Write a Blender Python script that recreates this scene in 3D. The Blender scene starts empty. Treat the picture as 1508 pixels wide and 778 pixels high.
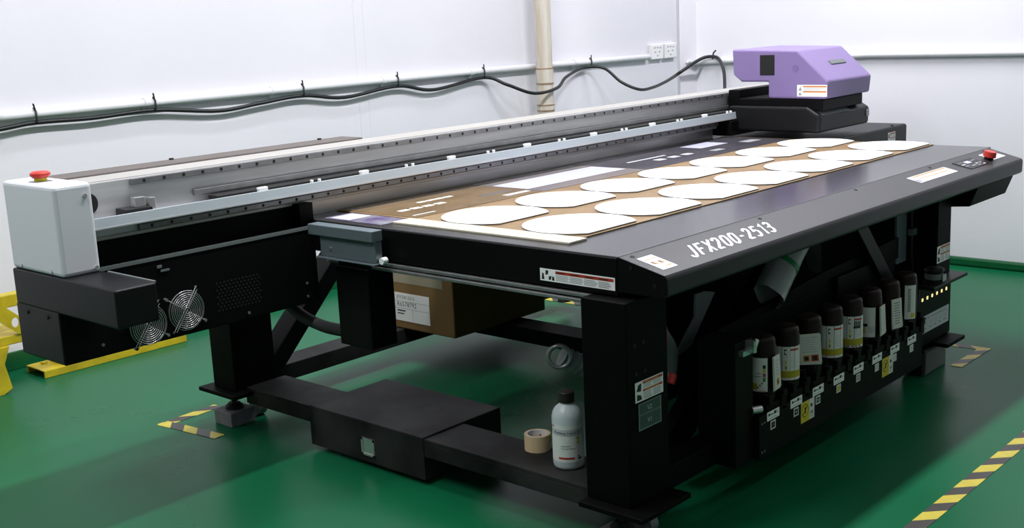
import bpy, math, random
from mathutils import Vector, Matrix
random.seed(7)
SC = bpy.context.scene
COL = SC.collection
PI = math.pi

# ------------------------------------------------------------------ camera
YAW, PIT, ROL, FPX = 0.74307209, 0.20604826, -0.04710029, 1732.4
CAM = Vector((-2.427, -1.852, 1.46))
fw = Vector((math.cos(YAW)*math.cos(PIT), math.sin(YAW)*math.cos(PIT), -math.sin(PIT)))
rt = fw.cross(Vector((0, 0, 1))).normalized()
up = rt.cross(fw)
rt, up = math.cos(ROL)*rt + math.sin(ROL)*up, -math.sin(ROL)*rt + math.cos(ROL)*up
cd = bpy.data.cameras.new('camera')
cam = bpy.data.objects.new('camera', cd)
COL.objects.link(cam)
cam.matrix_world = Matrix(((rt.x, up.x, -fw.x, CAM.x), (rt.y, up.y, -fw.y, CAM.y), (rt.z, up.z, -fw.z, CAM.z), (0, 0, 0, 1)))
cd.sensor_fit = 'HORIZONTAL'
cd.sensor_width = 36
cd.lens = FPX/1508*36
cd.clip_start = 0.05
SC.camera = cam

# ------------------------------------------------------------------ world, light, exposure
w = bpy.data.worlds.new('room_world')
SC.world = w
w.use_nodes = True
w.node_tree.nodes['Background'].inputs[0].default_value = (0.8, 0.85, 1, 1)
w.node_tree.nodes['Background'].inputs[1].default_value = 0.0
SC.view_settings.view_transform = 'Standard'
SC.view_settings.look = 'None'
SC.view_settings.gamma = 1
SC.view_settings.use_curve_mapping = False
SC.view_settings.exposure = 0.06
for lx, ly, pw in ((-2.4, 0.8, 60), (0.2, 0.8, 88), (2.6, 0.8, 88), (5.2, 1.2, 70), (-2.2, 2.3, 18), (0.4, 2.3, 14), (2.7, 2.3, 14), (-2.4, -2.2, 7), (0.4, -2.2, 7), (2.6, -2.2, 7)):  # the one beyond the right wall is added fill to brighten the alcove
    ld = bpy.data.lights.new('ceiling_or_fill_lamp', 'AREA')
    ld.shape = 'RECTANGLE'
    ld.size, ld.size_y = 1.5, 0.16
    ld.energy = pw
    ld.color = (0.97, 0.97, 1.0)
    lo = bpy.data.objects.new('ceiling_or_fill_lamp', ld)
    COL.objects.link(lo)
    lo.location = (lx, ly, 3.52)

# ------------------------------------------------------------------ materials
M = {}
def srgb(r, g, b):
    f = lambda c: (c/255/12.92 if c/255 <= 0.04045 else ((c/255+0.055)/1.055)**2.4)
    return (f(r), f(g), f(b), 1)
def mat(name, col, rough=0.5, metal=0.0, var=0.0, vscale=8.0, bump=0.0, bscale=200.0, spec=0.5, coat=0.0, col2=None, aniso=None, emit=0.0, alpha=None, rvar=0.0):
    m = bpy.data.materials.new(name)
    m.use_nodes = True
    nt = m.node_tree
    b = nt.nodes['Principled BSDF']
    b.inputs['Base Color'].default_value = col
    b.inputs['Roughness'].default_value = rough
    b.inputs['Metallic'].default_value = metal
    b.inputs['Specular IOR Level'].default_value = spec
    b.inputs['Coat Weight'].default_value = coat
    if emit:
        b.inputs['Emission Color'].default_value = col
        b.inputs['Emission Strength'].default_value = emit
    if alpha is not None:
        b.inputs['Alpha'].default_value = alpha
    tc = nt.nodes.new('ShaderNodeTexCoord')
    mp = nt.nodes.new('ShaderNodeMapping')
    nt.links.new(tc.outputs['Object'], mp.inputs['Vector'])
    if aniso:
        mp.inputs['Scale'].default_value = aniso
    if var or col2 or rvar:
        n = nt.nodes.new('ShaderNodeTexNoise')
        n.inputs['Scale'].default_value = vscale
        n.inputs['Detail'].default_value = 5
        nt.links.new(mp.outputs[0], n.inputs['Vector'])
        if var or col2:
            mx = nt.nodes.new('ShaderNodeMix')
            mx.data_type = 'RGBA'
            c2 = col2 or tuple(c*(1-var) for c in col[:3]) + (1,)
            mx.inputs[6].default_value = col
            mx.inputs[7].default_value = c2
            rp = nt.nodes.new('ShaderNodeMapRange')
            rp.inputs[1].default_value = 0.35
            rp.inputs[2].default_value = 0.65
            nt.links.new(n.outputs['Fac'], rp.inputs[0])
            nt.links.new(rp.outputs[0], mx.inputs[0])
            nt.links.new(mx.outputs[2], b.inputs['Base Color'])
        if rvar:
            rr = nt.nodes.new('ShaderNodeMapRange')
            rr.inputs[1].default_value, rr.inputs[2].default_value = 0.3, 0.7
            rr.inputs[3].default_value, rr.inputs[4].default_value = rough-rvar, rough+rvar
            nt.links.new(n.outputs['Fac'], rr.inputs[0])
            nt.links.new(rr.outputs[0], b.inputs['Roughness'])
    if bump:
        n2 = nt.nodes.new('ShaderNodeTexNoise')
        n2.inputs['Scale'].default_value = bscale
        n2.inputs['Detail'].default_value = 3
        nt.links.new(mp.outputs[0], n2.inputs['Vector'])
        bp = nt.nodes.new('ShaderNodeBump')
        bp.inputs['Strength'].default_value = bump
        bp.inputs['Distance'].default_value = 0.002
        nt.links.new(n2.outputs['Fac'], bp.inputs['Height'])
        nt.links.new(bp.outputs[0], b.inputs['Normal'])
    M[name] = m
    return m
mat('wall', (0.80, 0.79, 0.84, 1), 0.75, var=0.03, vscale=1.5, bump=0.15, bscale=60)
mat('ceiling', (0.8, 0.8, 0.82, 1), 0.8)
mat('floor', srgb(12, 88, 54), 0.3, spec=0.12, col2=srgb(16, 96, 62), vscale=1.3, bump=0.06, bscale=14, rvar=0.05)
mat('skirting', srgb(16, 92, 52), 0.35, var=0.25, vscale=6, bump=0.2, bscale=40)
mat('black', (0.0030, 0.0030, 0.0033, 1), 0.5, bump=0.1, bscale=700, spec=0.1)
mat('black_satin', (0.008, 0.008, 0.009, 1), 0.4, bump=0.06, bscale=700, spec=0.22)
mat('frame_black', (0.0022, 0.0022, 0.0025, 1), 0.55, var=0.3, vscale=14, spec=0.08)
mat('dusty_black', (0.006, 0.006, 0.006, 1), 0.55, col2=(0.03, 0.03, 0.029, 1), vscale=5, spec=0.12)
mat('table_grey', (0.032, 0.032, 0.034, 1), 0.17, bump=0.03, bscale=900, spec=0.42)
mat('panel_grey', (0.028, 0.0275, 0.030, 1), 0.36, bump=0.08, bscale=900, spec=0.3)
mat('alu', (0.62, 0.62, 0.63, 1), 0.38, metal=0.35, var=0.18, vscale=5, aniso=(0.4, 3, 6), rvar=0.06)
mat('alu_plate', (0.55, 0.54, 0.53, 1), 0.33, metal=0.6, var=0.2, vscale=3, aniso=(0.6, 2, 4), rvar=0.06)
mat('alu_cream', (0.46, 0.44, 0.41, 1), 0.45, metal=0.4, var=0.08, vscale=4)
mat('lip_blue', (0.56, 0.62, 0.66, 1), 0.34, metal=0.3, var=0.06, vscale=4)
mat('steel_dark', (0.26, 0.26, 0.265, 1), 0.35, metal=0.6, var=0.2, vscale=20)
mat('chrome', (0.62, 0.62, 0.62, 1), 0.25, metal=0.8)
mat('bracket_grey', srgb(112, 124, 130), 0.42, metal=0.35, var=0.06, vscale=5)
mat('white_paint', srgb(212, 214, 220), 0.42, bump=0.1, bscale=700)
mat('purple', srgb(131, 112, 162), 0.45)
mat('purple_dark', srgb(120, 100, 152), 0.5)
mat('brown_tray', srgb(92, 84, 80), 0.6, var=0.1, vscale=10)
mat('white', srgb(246, 246, 246), 0.45)
mat('white_disc', srgb(250, 250, 252), 0.4)
mat('paper', srgb(225, 225, 222), 0.6)
mat('off_white', srgb(225, 222, 214), 0.6)
mat('cream', srgb(212, 203, 184), 0.55, var=0.12, vscale=7, aniso=(20, 1.5, 1))
mat('mdf', srgb(124, 98, 64), 0.5, col2=srgb(142, 116, 80), vscale=9)
mat('brown_film', srgb(120, 98, 72), 0.16, col2=srgb(138, 116, 86), vscale=7)
mat('grey_film', srgb(118, 112, 116), 0.2, col2=srgb(136, 126, 122), vscale=4)
mat('dark_film', srgb(72, 70, 80), 0.16, col2=srgb(88, 84, 90), vscale=6)
mat('lavender_film', srgb(150, 150, 160), 0.2, col2=srgb(98, 80, 128), vscale=11)
mat('lilac_white', srgb(196, 196, 216), 0.3)
mat('cardboard', srgb(122, 92, 48), 0.8, var=0.12, vscale=6, bump=0.1, bscale=90)
mat('clear_tape', srgb(150, 140, 122), 0.2)
mat('red', srgb(196, 52, 44), 0.35)
mat('red_print', srgb(176, 50, 26), 0.5)
mat('orange_print', srgb(206, 140, 78), 0.5)
mat('yellow_print', srgb(214, 196, 40), 0.5)
mat('olive_print', srgb(176, 162, 40), 0.5)
mat('black_print', (0.01, 0.01, 0.01, 1), 0.5)
mat('grey_print', srgb(150, 152, 155), 0.5)
mat('pale_print', srgb(196, 200, 204), 0.5)
mat('green_print', srgb(60, 140, 80), 0.5)
mat('magenta_print', srgb(170, 60, 110), 0.5)
mat('teal_plate', srgb(58, 78, 76), 0.5)
mat('teal_line', srgb(120, 135, 132), 0.5)
mat('bottle_brown', srgb(26, 15, 12), 0.4, spec=0.22)
mat('bottle_white', srgb(196, 206, 208), 0.35)
mat('grain', srgb(190, 178, 156), 0.6)
mat('cap_brown', srgb(34, 22, 20), 0.5)
mat('tape_beige', srgb(216, 190, 150), 0.65)
mat('core_white', srgb(220, 218, 212), 0.7)
mat('yellow_paint', srgb(206, 184, 38), 0.4, col2=srgb(178, 156, 34), vscale=12)
mat('pipe_ivory', srgb(222, 215, 204), 0.55, col2=srgb(204, 190, 172), vscale=3.2, aniso=(9, 9, 0.9))
mat('pipe_stain', srgb(168, 138, 110), 0.6, var=0.3, vscale=20)
mat('conduit', srgb(226, 226, 230), 0.5)
mat('cable', (0.008, 0.009, 0.010, 1), 0.4)
mat('concrete', srgb(124, 124, 128), 0.85, var=0.2, vscale=30, bump=0.2, bscale=90)
mat('hose_grey', srgb(120, 128, 130), 0.55)
mat('duct_grey', srgb(176, 180, 180), 0.4, var=0.12, vscale=9)
mat('green_tape', srgb(24, 130, 78), 0.4)
mat('plate_grey', srgb(106, 112, 112), 0.5)
mat('rubber', (0.012, 0.012, 0.012, 1), 0.7)
mat('led', srgb(255, 226, 150), 0.5, emit=1.2)
mat('screen', srgb(190, 186, 240), 0.4, emit=0.6)
mat('hole', (0.003, 0.003, 0.003, 1), 0.7)
mat('dial', srgb(150, 146, 170), 0.35)
def hazard():
    m = bpy.data.materials.new('hazard_tape')
    m.use_nodes = True
    nt = m.node_tree
    b = nt.nodes['Principled BSDF']
    tc = nt.nodes.new('ShaderNodeTexCoord')
    sx = nt.nodes.new('ShaderNodeSeparateXYZ')
    nt.links.new(tc.outputs['UV'], sx.inputs[0])
    ad = nt.nodes.new('ShaderNodeMath'); ad.operation = 'ADD'
    nt.links.new(sx.outputs[0], ad.inputs[0]); nt.links.new(sx.outputs[1], ad.inputs[1])
    dv = nt.nodes.new('ShaderNodeMath'); dv.operation = 'DIVIDE'; dv.inputs[1].default_value = 0.148
    nt.links.new(ad.outputs[0], dv.inputs[0])
    fr = nt.nodes.new('ShaderNodeMath'); fr.operation = 'FRACT'
    nt.links.new(dv.outputs[0], fr.inputs[0])
    gt = nt.nodes.new('ShaderNodeMath'); gt.operation = 'GREATER_THAN'; gt.inputs[1].default_value = 0.5
    nt.links.new(fr.outputs[0], gt.inputs[0])
    nz = nt.nodes.new('ShaderNodeTexNoise'); nz.inputs['Scale'].default_value = 25
    nt.links.new(tc.outputs['Object'], nz.inputs['Vector'])
    mx = nt.nodes.new('ShaderNodeMix'); mx.data_type = 'RGBA'
    mx.inputs[6].default_value = srgb(214, 196, 62); mx.inputs[7].default_value = srgb(58, 54, 50)
    nt.links.new(gt.outputs[0], mx.inputs[0])
    m2 = nt.nodes.new('ShaderNodeMix'); m2.data_type = 'RGBA'; m2.blend_type = 'MULTIPLY'
    m2.inputs[0].default_value = 0.3
    nt.links.new(mx.outputs[2], m2.inputs[6]); nt.links.new(nz.outputs['Fac'], m2.inputs[7])
    nt.links.new(m2.outputs[2], b.inputs['Base Color'])
    b.inputs['Roughness'].default_value = 0.4
    M['hazard'] = m
hazard()

# ------------------------------------------------------------------ mesh helpers
class MB:
    def __init__(s):
        s.v, s.f, s.m, s.s = [], [], [], []
        s.uv = {}
    def add(s, vs, fs, m=0, smooth=False):
        o = len(s.v)
        s.v += [tuple(v) for v in vs]
        for f in fs:
            s.f.append([o+i for i in f]); s.m.append(m); s.s.append(smooth)
        return s
    def box(s, x0, x1, y0, y1, z0, z1, m=0):
        vs = [(x, y, z) for z in (z0, z1) for y in (y0, y1) for x in (x0, x1)]
        return s.add(vs, [(0, 2, 3, 1), (4, 5, 7, 6), (0, 1, 5, 4), (2, 6, 7, 3), (0, 4, 6, 2), (1, 3, 7, 5)], m)
    def obox(s, c, ax, ay, az, m=0):
        c, ax, ay, az = Vector(c), Vector(ax), Vector(ay), Vector(az)
        vs = [c+ax*i+ay*j+az*k for k in (-1, 1) for j in (-1, 1) for i in (-1, 1)]
        return s.add(vs, [(0, 2, 3, 1), (4, 5, 7, 6), (0, 1, 5, 4), (2, 6, 7, 3), (0, 4, 6, 2), (1, 3, 7, 5)], m)
    def beam(s, p0, p1, w, h, m=0, upv=(0, 0, 1)):
        p0, p1 = Vector(p0), Vector(p1)
        d = p1-p0
        a = d.cross(Vector(upv)).normalized()
        b = a.cross(d).normalized()
        return s.obox((p0+p1)/2, d/2, a*w/2, b*h/2, m)
    def prism(s, poly, axis, a, b, m=0, a_poly=None):
        """poly: 2D points; axis 'x': (y,z); 'y': (x,z); 'z': (x,y)"""
        def P(p, t):
            return {'x': (t, p[0], p[1]), 'y': (p[0], t, p[1]), 'z': (p[0], p[1], t)}[axis]
        n = len(poly)
        vs = [P(p, a) for p in poly] + [P(p, b) for p in (a_poly or poly)]
        fs = [tuple(range(n))[::-1], tuple(range(n, 2*n))] + [(i, (i+1) % n, n+(i+1) % n, n+i) for i in range(n)]
        return s.add(vs, fs, m)
    def cyl(s, p0, p1, r0, r1=None, n=20, m=0, caps=True):
        r1 = r0 if r1 is None else r1
        p0, p1 = Vector(p0), Vector(p1)
        d = (p1-p0).normalized()
        a = d.orthogonal().normalized(); b = d.cross(a)
        ring = lambda p, r: [p+(a*math.cos(2*PI*i/n)+b*math.sin(2*PI*i/n))*r for i in range(n)]
        A, B = ring(p0, r0), ring(p1, r1)
        s.add(A+B, [(i, (i+1) % n, n+(i+1) % n, n+i) for i in range(n)], m, True)
        if caps:
            s.add(A, [tuple(range(n))[::-1]], m); s.add(B, [tuple(range(n))], m)
        return s
    def tube(s, pts, r, n=10, m=0, caps=True, closed=False):
        pts = [Vector(p) for p in pts]
        k = len(pts)
        rs = r if isinstance(r, (list, tuple)) else [r]*k
        tg = []
        for i in range(k):
            if closed:
                t = pts[(i+1) % k]-pts[i-1]
            else:
                t = pts[min(i+1, k-1)]-pts[max(i-1, 0)]
            tg.append(t.normalized())
        a = tg[0].orthogonal().normalized()
        vs = []
        for i in range(k):
            a = (a-tg[i]*a.dot(tg[i])).normalized()
            b = tg[i].cross(a)
            vs += [pts[i]+(a*math.cos(2*PI*j/n)+b*math.sin(2*PI*j/n))*rs[i] for j in range(n)]
        fs = []
        for i in range(k if closed else k-1):
            i2 = (i+1) % k
            fs += [(i*n+j, i*n+(j+1) % n, i2*n+(j+1) % n, i2*n+j) for j in range(n)]
        s.add(vs, fs, m, True)
        if caps and not closed:
            s.add(vs[:n], [tuple(range(n))[::-1]], m); s.add(vs[-n:], [tuple(range(n))], m)
        return s
    def lathe(s, prof, c=(0, 0, 0), n=28, m=0, split=40):
        """prof: list of (r,z) bottom to top; hard corners split"""
        c = Vector(c)
        segs, cur = [], [prof[0]]
        for i in range(1, len(prof)):
            cur.append(prof[i])
            if i < len(prof)-1:
                d0 = Vector((prof[i][0]-prof[i-1][0], prof[i][1]-prof[i-1][1])); d1 = Vector((prof[i+1][0]-prof[i][0], prof[i+1][1]-prof[i][1]))
                if d0.length > 0 and d1.length > 0 and math.degrees(d0.angle(d1)) > split:
                    segs.append(cur); cur = [prof[i]]
        segs.append(cur)
        for sg in segs:
            vs = []
            for r, z in sg:
                vs += [c+Vector((r*math.cos(2*PI*j/n), r*math.sin(2*PI*j/n), z)) for j in range(n)]
            fs = []
            for i in range(len(sg)-1):
                fs += [(i*n+j, i*n+(j+1) % n, (i+1)*n+(j+1) % n, (i+1)*n+j) for j in range(n)]
            s.add(vs, fs, m, True)
        return s
    def arc(s, r, a0, a1, z0, z1, c=(0, 0, 0), n=10, m=0):
        c = Vector(c)
        vs = []
        for i in range(n+1):
            a = a0+(a1-a0)*i/n
            for z in (z0, z1):
                vs.append(c+Vector((r*math.cos(a), r*math.sin(a), z)))
        return s.add(vs, [(2*i, 2*i+2, 2*i+3, 2*i+1) for i in range(n)], m, True)
    def build(s, name, mats, parent=None, bevel=0.0, seg=2, kind=None, loc=None, label=None):
        me = bpy.data.meshes.new(name)
        me.from_pydata(s.v, [], s.f)
        mats = [mats] if isinstance(mats, str) else mats
        for k in mats:
            me.materials.append(M[k])
        me.polygons.foreach_set('material_index', s.m)
        me.polygons.foreach_set('use_smooth', s.s)
        me.validate()
        me.update()
        o = bpy.data.objects.new(name, me)
        COL.objects.link(o)
        if parent:
            o.parent = parent
        if loc:
            o.location = loc
        if bevel:
            b = o.modifiers.new('bevel', 'BEVEL')
            b.width = bevel; b.segments = seg; b.limit_method = 'ANGLE'; b.angle_limit = math.radians(40)
        if kind:
            o['kind'] = kind
        if label:
            o['label'] = label
        return o
def tag(o, label, cat, group=None):
    o['label'] = label; o['category'] = cat
    if group:
        o['group'] = group
    return o
def thing(name, label, cat, loc=(0, 0, 0), rz=0, group=None):
    o = bpy.data.objects.new(name, None)
    COL.objects.link(o)
    o.location = loc; o.rotation_euler = (0, 0, rz)
    o.empty_display_size = 0.1
    return tag(o, label, cat, group)
def B(name, m, parent, x0, x1, y0, y1, z0, z1, bevel=0.003, **k):
    return MB().box(x0, x1, y0, y1, z0, z1).build(name, m, parent, bevel, **k)
def struct(o):
    o['kind'] = 'structure'
    return o
_gl = {}
def textmesh(t, size):
    if (t, size) not in _gl:
        c = bpy.data.curves.new('t', 'FONT')
        c.body = t; c.size = size; c.resolution_u = 2
        o = bpy.data.objects.new('t', c)
        me = bpy.data.meshes.new_from_object(o)
        _gl[(t, size)] = ([tuple(v.co) for v in me.vertices], [tuple(p.vertices) for p in me.polygons])
        bpy.data.objects.remove(o); bpy.data.curves.remove(c); bpy.data.meshes.remove(me)
    return _gl[(t, size)]
def sticker(name, parent, o, u, v, w, h, base, items, thick=0.0012, label=None):
    """flat print on a thin plate: o lower-left corner, u/v unit axes; items in 0..1 coordinates"""
    o, u, v = Vector(o), Vector(u).normalized(), Vector(v).normalized()
    n = u.cross(v)
    mb = MB()
    names = [base]
    P = lambda x, y, d: o+u*(x*w)+v*(y*h)+n*d
    mb.obox(P(.5, .5, thick/2), u*w/2, v*h/2, n*thick/2, 0)
    d = thick
    for it in items:
        mn = it[-1]
        if mn not in names:
            names.append(mn)
        mi = names.index(mn)
        d += 0.00004
        if it[0] == 'r':
            _, x0, y0, x1, y1, _m = it
            mb.add([P(x0, y0, d), P(x1, y0, d), P(x1, y1, d), P(x0, y1, d)], [(0, 1, 2, 3)], mi)
        elif it[0] == 'p':
            mb.add([P(x, y, d) for x, y in it[1]], [tuple(range(len(it[1])))], mi)
        elif it[0] == 'c':
            _, cx, cy, r, _m = it
            mb.add([P(cx, cy, d)+(u*math.cos(a*PI/8)+v*math.sin(a*PI/8))*r for a in range(16)], [tuple(range(16))], mi)
        elif it[0] == 't':
            _, tx, x, y, hh, _m = it
            vs, fs = textmesh(tx, hh*h)
            mb.add([P(x, y, d)+u*a[0]+v*a[1] for a in vs], fs, mi)
    return mb.build(name, names, parent, label=label)
def lines(x0, x1, y0, y1, n, m='grey_print', rag=0.25):
    out = []
    for i in range(n):
        yy = y1-(i+0.5)*(y1-y0)/n
        hh = (y1-y0)/n*0.22
        out.append(('r', x0, yy-hh, x1-(x1-x0)*rag*random.random(), yy+hh, m))
    return out
def warn_wide(nb):
    it = [('r', .01, .05, .2, .95, 'white'), ('p', [(.02, .1), (.06, .12), (.05, .6), (.03, .65)], 'black_print'), ('p', [(.075, .5), (.11, .55), (.12, .85), (.08, .9)], 'black_print'), ('p', [(.12, .1), (.15, .15), (.16, .45), (.12, .4)], 'black_print'), ('p', [(.165, .1), (.2, .1), (.195, .4), (.17, .45)], 'black_print'),
          ('r', .215, .66, .985, .9, 'red_print')]
    for i in range(nb):
        x0 = .22+i*.76/nb
        it += lines(x0, x0+.72/nb, .1, .6, 4)
        it += [('r', x0+.01, .74, x0+.5/nb, .82, 'black_print')]
    return it
def warn_block():
    it = [('p', [(.04, .55), (.2, .5), (.22, .9), (.1, .85)], 'black_print'), ('p', [(.05, .08), (.23, .08), (.2, .3), (.06, .4)], 'black_print'),
          ('r', .27, .82, .97, .95, 'red_print'), ('r', .27, .44, .97, .55, 'red_print'), ('r', .35, .86, .8, .91, 'orange_print'), ('r', .35, .47, .85, .52, 'orange_print')]
    it += lines(.28, .6, .6, .8, 3)+lines(.63, .96, .6, .8, 3)+lines(.28, .6, .06, .4, 4)+lines(.63, .96, .06, .4, 4)
    return it
X, Y, Z = Vector((1, 0, 0)), Vector((0, 1, 0)), Vector((0, 0, 1))

# ================================================================== the room
YW, XW = 3.32, 3.965
struct(MB().box(-8, 6.4, -8, YW+.1, -.1, 0).build('floor', 'floor'))
struct(MB().box(-8, 6.4, -8, YW+.1, 3.6, 3.7).build('ceiling', 'ceiling'))
wb = struct(MB().box(-8.1, 6.4, YW, YW+.12, 0, 3.6).build('wall_back', 'wall'))
wr = struct(MB().box(XW, XW+.15, -8, 2.35, 0, 3.6).build('wall_right', 'wall'))
MB().prism([(XW, 2.35), (XW+.15, 2.35), (XW+.15, 2.58), (XW+.12, 2.58), (3.79, 2.36), (3.778, 2.35)], 'z', 0, 3.6).build('pilaster', 'wall', wr)
struct(MB().box(-8.1, -8, -8, YW, 0, 3.6).build('wall_left', 'wall'))
struct(MB().box(-8.1, 6.4, -6.1, -6, 0, 3.6).build('wall_front', 'wall'))
struct(MB().box(6.3, 6.4, -8, YW, 0, 3.6).build('wall_side', 'wall'))
struct(MB().box(-8, 6.3, YW-.012, YW, 0, .085).build('baseboard_back', 'skirting', bevel=.004))
struct(MB().box(XW-.03, XW, -5, 2.35, 0, .05).build('baseboard_right', 'skirting', bevel=.012))
# faint vertical panel joints on the back wall
for jx in (1.985, 2.055):
    struct(MB().box(jx-.002, jx+.002, YW-.0015, YW, .085, 3.6).build('trim_1' if jx < 2 else 'trim_2', 'wall'))

# conduit along the back wall and the right wall
def conduit(name, label, pts, r=.019):
    mb = MB().tube(pts, r, 12)
    return mb
c1 = thing('cable_conduit', 'white round conduit running along the long wall behind the printer', 'conduit', (0, YW-.026, 1.139))
MB().tube([(-7.9, 0, .01), (0, 0, .0), (3.0, 0, .004), (4.77, 0, -.004)], .02, 12).build('tube', 'conduit', c1)
for cx in (-.1, .62, 1.37, 2.15, 2.88, 3.9):
    MB().tube([(cx-.012, 0, .003), (cx+.012, 0, .003)], .0235, 12).box(cx-.012, cx+.012, .005, .02, -.03, -.018).build('clip', 'conduit', c1)
c2 = tag(MB().tube([(XW-.018, 2.34, 1.135), (XW-.018, 1.6, 1.15), (XW-.018, 1.2, 1.163), (XW-.018, -4.9, 1.163)], .018, 12).build('cable_conduit', 'conduit'), 'white conduit on the wall behind the purple print head', 'conduit')
c3 = tag(MB().tube([(3.84, 2.335, 1.145), (3.90, 2.332, 1.13), (3.95, 2.33, 1.125)], .012, 10).build('cable_conduit', 'conduit'), 'short bent conduit piece on the wall pilaster', 'conduit')
# drain pipe
pp = thing('drain_pipe', 'stained ivory drain pipe standing against the long wall', 'pipe', (3.46, YW-.13, 0))
MB().cyl((0, 0, 0), (0, 0, 3.599), .054, n=28).build('pipe', 'pipe_ivory', pp)
for z0, z1, r in ((1.03, 1.13, .058), (.86, .9, .057)):
    MB().cyl((0, 0, z0), (0, 0, z1), r, n=28).build('coupling', 'pipe_ivory', pp)
for z0 in (1.125, 1.03, .89, .855):
    MB().cyl((0, 0, z0), (0, 0, z0+.008), .0588, n=28).build('joint_ring', 'pipe_stain', pp)
# wall sockets
for i, (sx, lb) in enumerate(((4.875, 'white wall socket plate beside the long conduit end'), (5.045, 'white wall socket plate next to the corner pilaster'))):
    s = thing('wall_socket', lb, 'socket', (sx, YW, 1.165))
    MB().box(-.078, .078, -.03, 0, -.055, .055).build('face_plate', 'white', s, .006)
    for hx, hz in ((-.035, .03), (0, .03), (.035, .028), (-.03, -.002), (.022, .0), (0, -.028)):
        MB().box(hx-.008, hx+.008, -.0312, -.0295, hz-.004, hz+.004).build('pin_slot', 'grey_print', s)

# black power cable looping along the conduit
def catmull(P, k=8):
    P = [Vector(p) for p in P]
    out = []
    for i in range(len(P)-1):
        p0, p1, p2, p3 = P[max(i-1, 0)], P[i], P[i+1], P[min(i+2, len(P)-1)]
        for j in range(k):
            t = j/k
            out.append(.5*((2*p1)+(-p0+p2)*t+(2*p0-5*p1+4*p2-p3)*t*t+(-p0+3*p1-3*p2+p3)*t**3))
    out.append(P[-1])
    return out
cab = thing('power_cable', 'black power cable tied along the wall conduit in sagging loops', 'cable', (0, 0, 0))
yc = YW-.036
CPX = [(4.109, 3.2, 1.089), (4.166, 3.1, .992), (4.213, 2.98, .938), (4.12, 2.8, .961), (3.989, 2.62, 1.002), (3.85, 2.46, 1.042), (3.74, 2.335, 1.077), (3.781, 2.31, 1.103), (3.85, 2.29, 1.136), (3.915, 2.26, 1.163), (3.925, 2.195, 1.166), (3.90, 2.14, 1.147), (3.8, 2.048, 1.084), (3.7, 1.98, .985), (3.6, 1.92, .9)]
cp = [(-4.5, yc, 1.09), (-.6, yc, 1.05), (-.12, yc, 1.085), (.06, yc, 1.10), (.33, yc, 1.095), (.66, yc, 1.103), (1.02, yc, 1.068), (1.28, yc, 1.085), (1.56, yc, 1.102), (1.85, yc, 1.07), (2.25, yc, 1.103), (2.54, yc, 1.06), (2.98, yc, 1.103), (3.1, yc-.09, 1.05), (3.26, yc-.17, .985), (3.5, yc-.16, 1.0), (3.7, yc-.08, 1.06), (4.0, yc, 1.103)] + CPX
MB().tube(catmull(cp), .0105, 8).build('sheath', 'cable', cab)
for tx in (.06, .66, 1.56, 2.25, 2.98, 4.06):
    t = MB().tube([(tx, yc-.012, 1.10), (tx, yc-.014, 1.15), (tx, yc+.005, 1.165)], .005, 6)
    t.tube([(tx, yc-.01, 1.15), (tx-.012, yc-.02, 1.185)], .004, 6)
    t.build('cable_tie', 'cable', cab)
MB().tube([(3.94, 2.22, 1.14), (3.925, 2.2, 1.19), (3.92, 2.18, 1.205)], .005, 6).build('cable_tie', 'cable', cab)

# hazard tape on the floor
def tape(name, label, strips, loc):
    t = thing(name, label, 'floor tape', loc)
    for (p, q, wd) in strips:
        p, q = Vector(p), Vector(q)
        d = (q-p); L = d.length; d.normalize(); nrm = Vector((-d.y, d.x, 0))
        me = bpy.data.meshes.new('strip')
        h = .0012
        vs = [p-nrm*wd/2, q-nrm*wd/2, q+nrm*wd/2, p+nrm*wd/2]
        me.from_pydata([tuple(v+Vector((0, 0, .0003))) for v in vs]+[tuple(v+Vector((0, 0, h))) for v in vs], [], [(4, 5, 6, 7), (0, 1, 5, 4), (1, 2, 6, 5), (2, 3, 7, 6), (3, 0, 4, 7)])
        ul = me.uv_layers.new()
        uvs = [(0, 0), (L, 0), (L, wd), (0, wd)]
        for pl in me.polygons:
            for li in pl.loop_indices:
                ul.data[li].uv = uvs[me.loops[li].vertex_index % 4]
        me.materials.append(M['hazard'])
        o = bpy.data.objects.new('strip', me); COL.objects.link(o); o.parent = t
    return t
tape('hazard_tape_line', 'long yellow and black hazard tape line on the open green floor', [((-1.0, 0, 0), (2.2, 0, 0), .052)], (.2, -.575, 0))
tape('hazard_tape_corner', 'hazard tape corner mark around the concrete block foot', [((-.02, 0, 0), (.25, .02, 0), .05), ((0, .02, 0), (.04, -.30, .0008), .05)], (-.18, 2.05, 0))
tape('hazard_tape_corner', 'hazard tape corner mark beside the waste tray of the ink station', [((.02, .22, 0), (.02, -.09, 0), .045), ((.04, -.1, .0008), (-.28, -.1, .0008), .045)], (2.40, .02, 0))
tape('hazard_tape_corner', 'hazard tape corner mark seen under the table behind the cardboard box', [((0, 0, 0), (.42, 0, 0), .045), ((-.02, .0, .0008), (-.02, -.25, .0008), .045)], (2.16, 2.12, 0))

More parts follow.
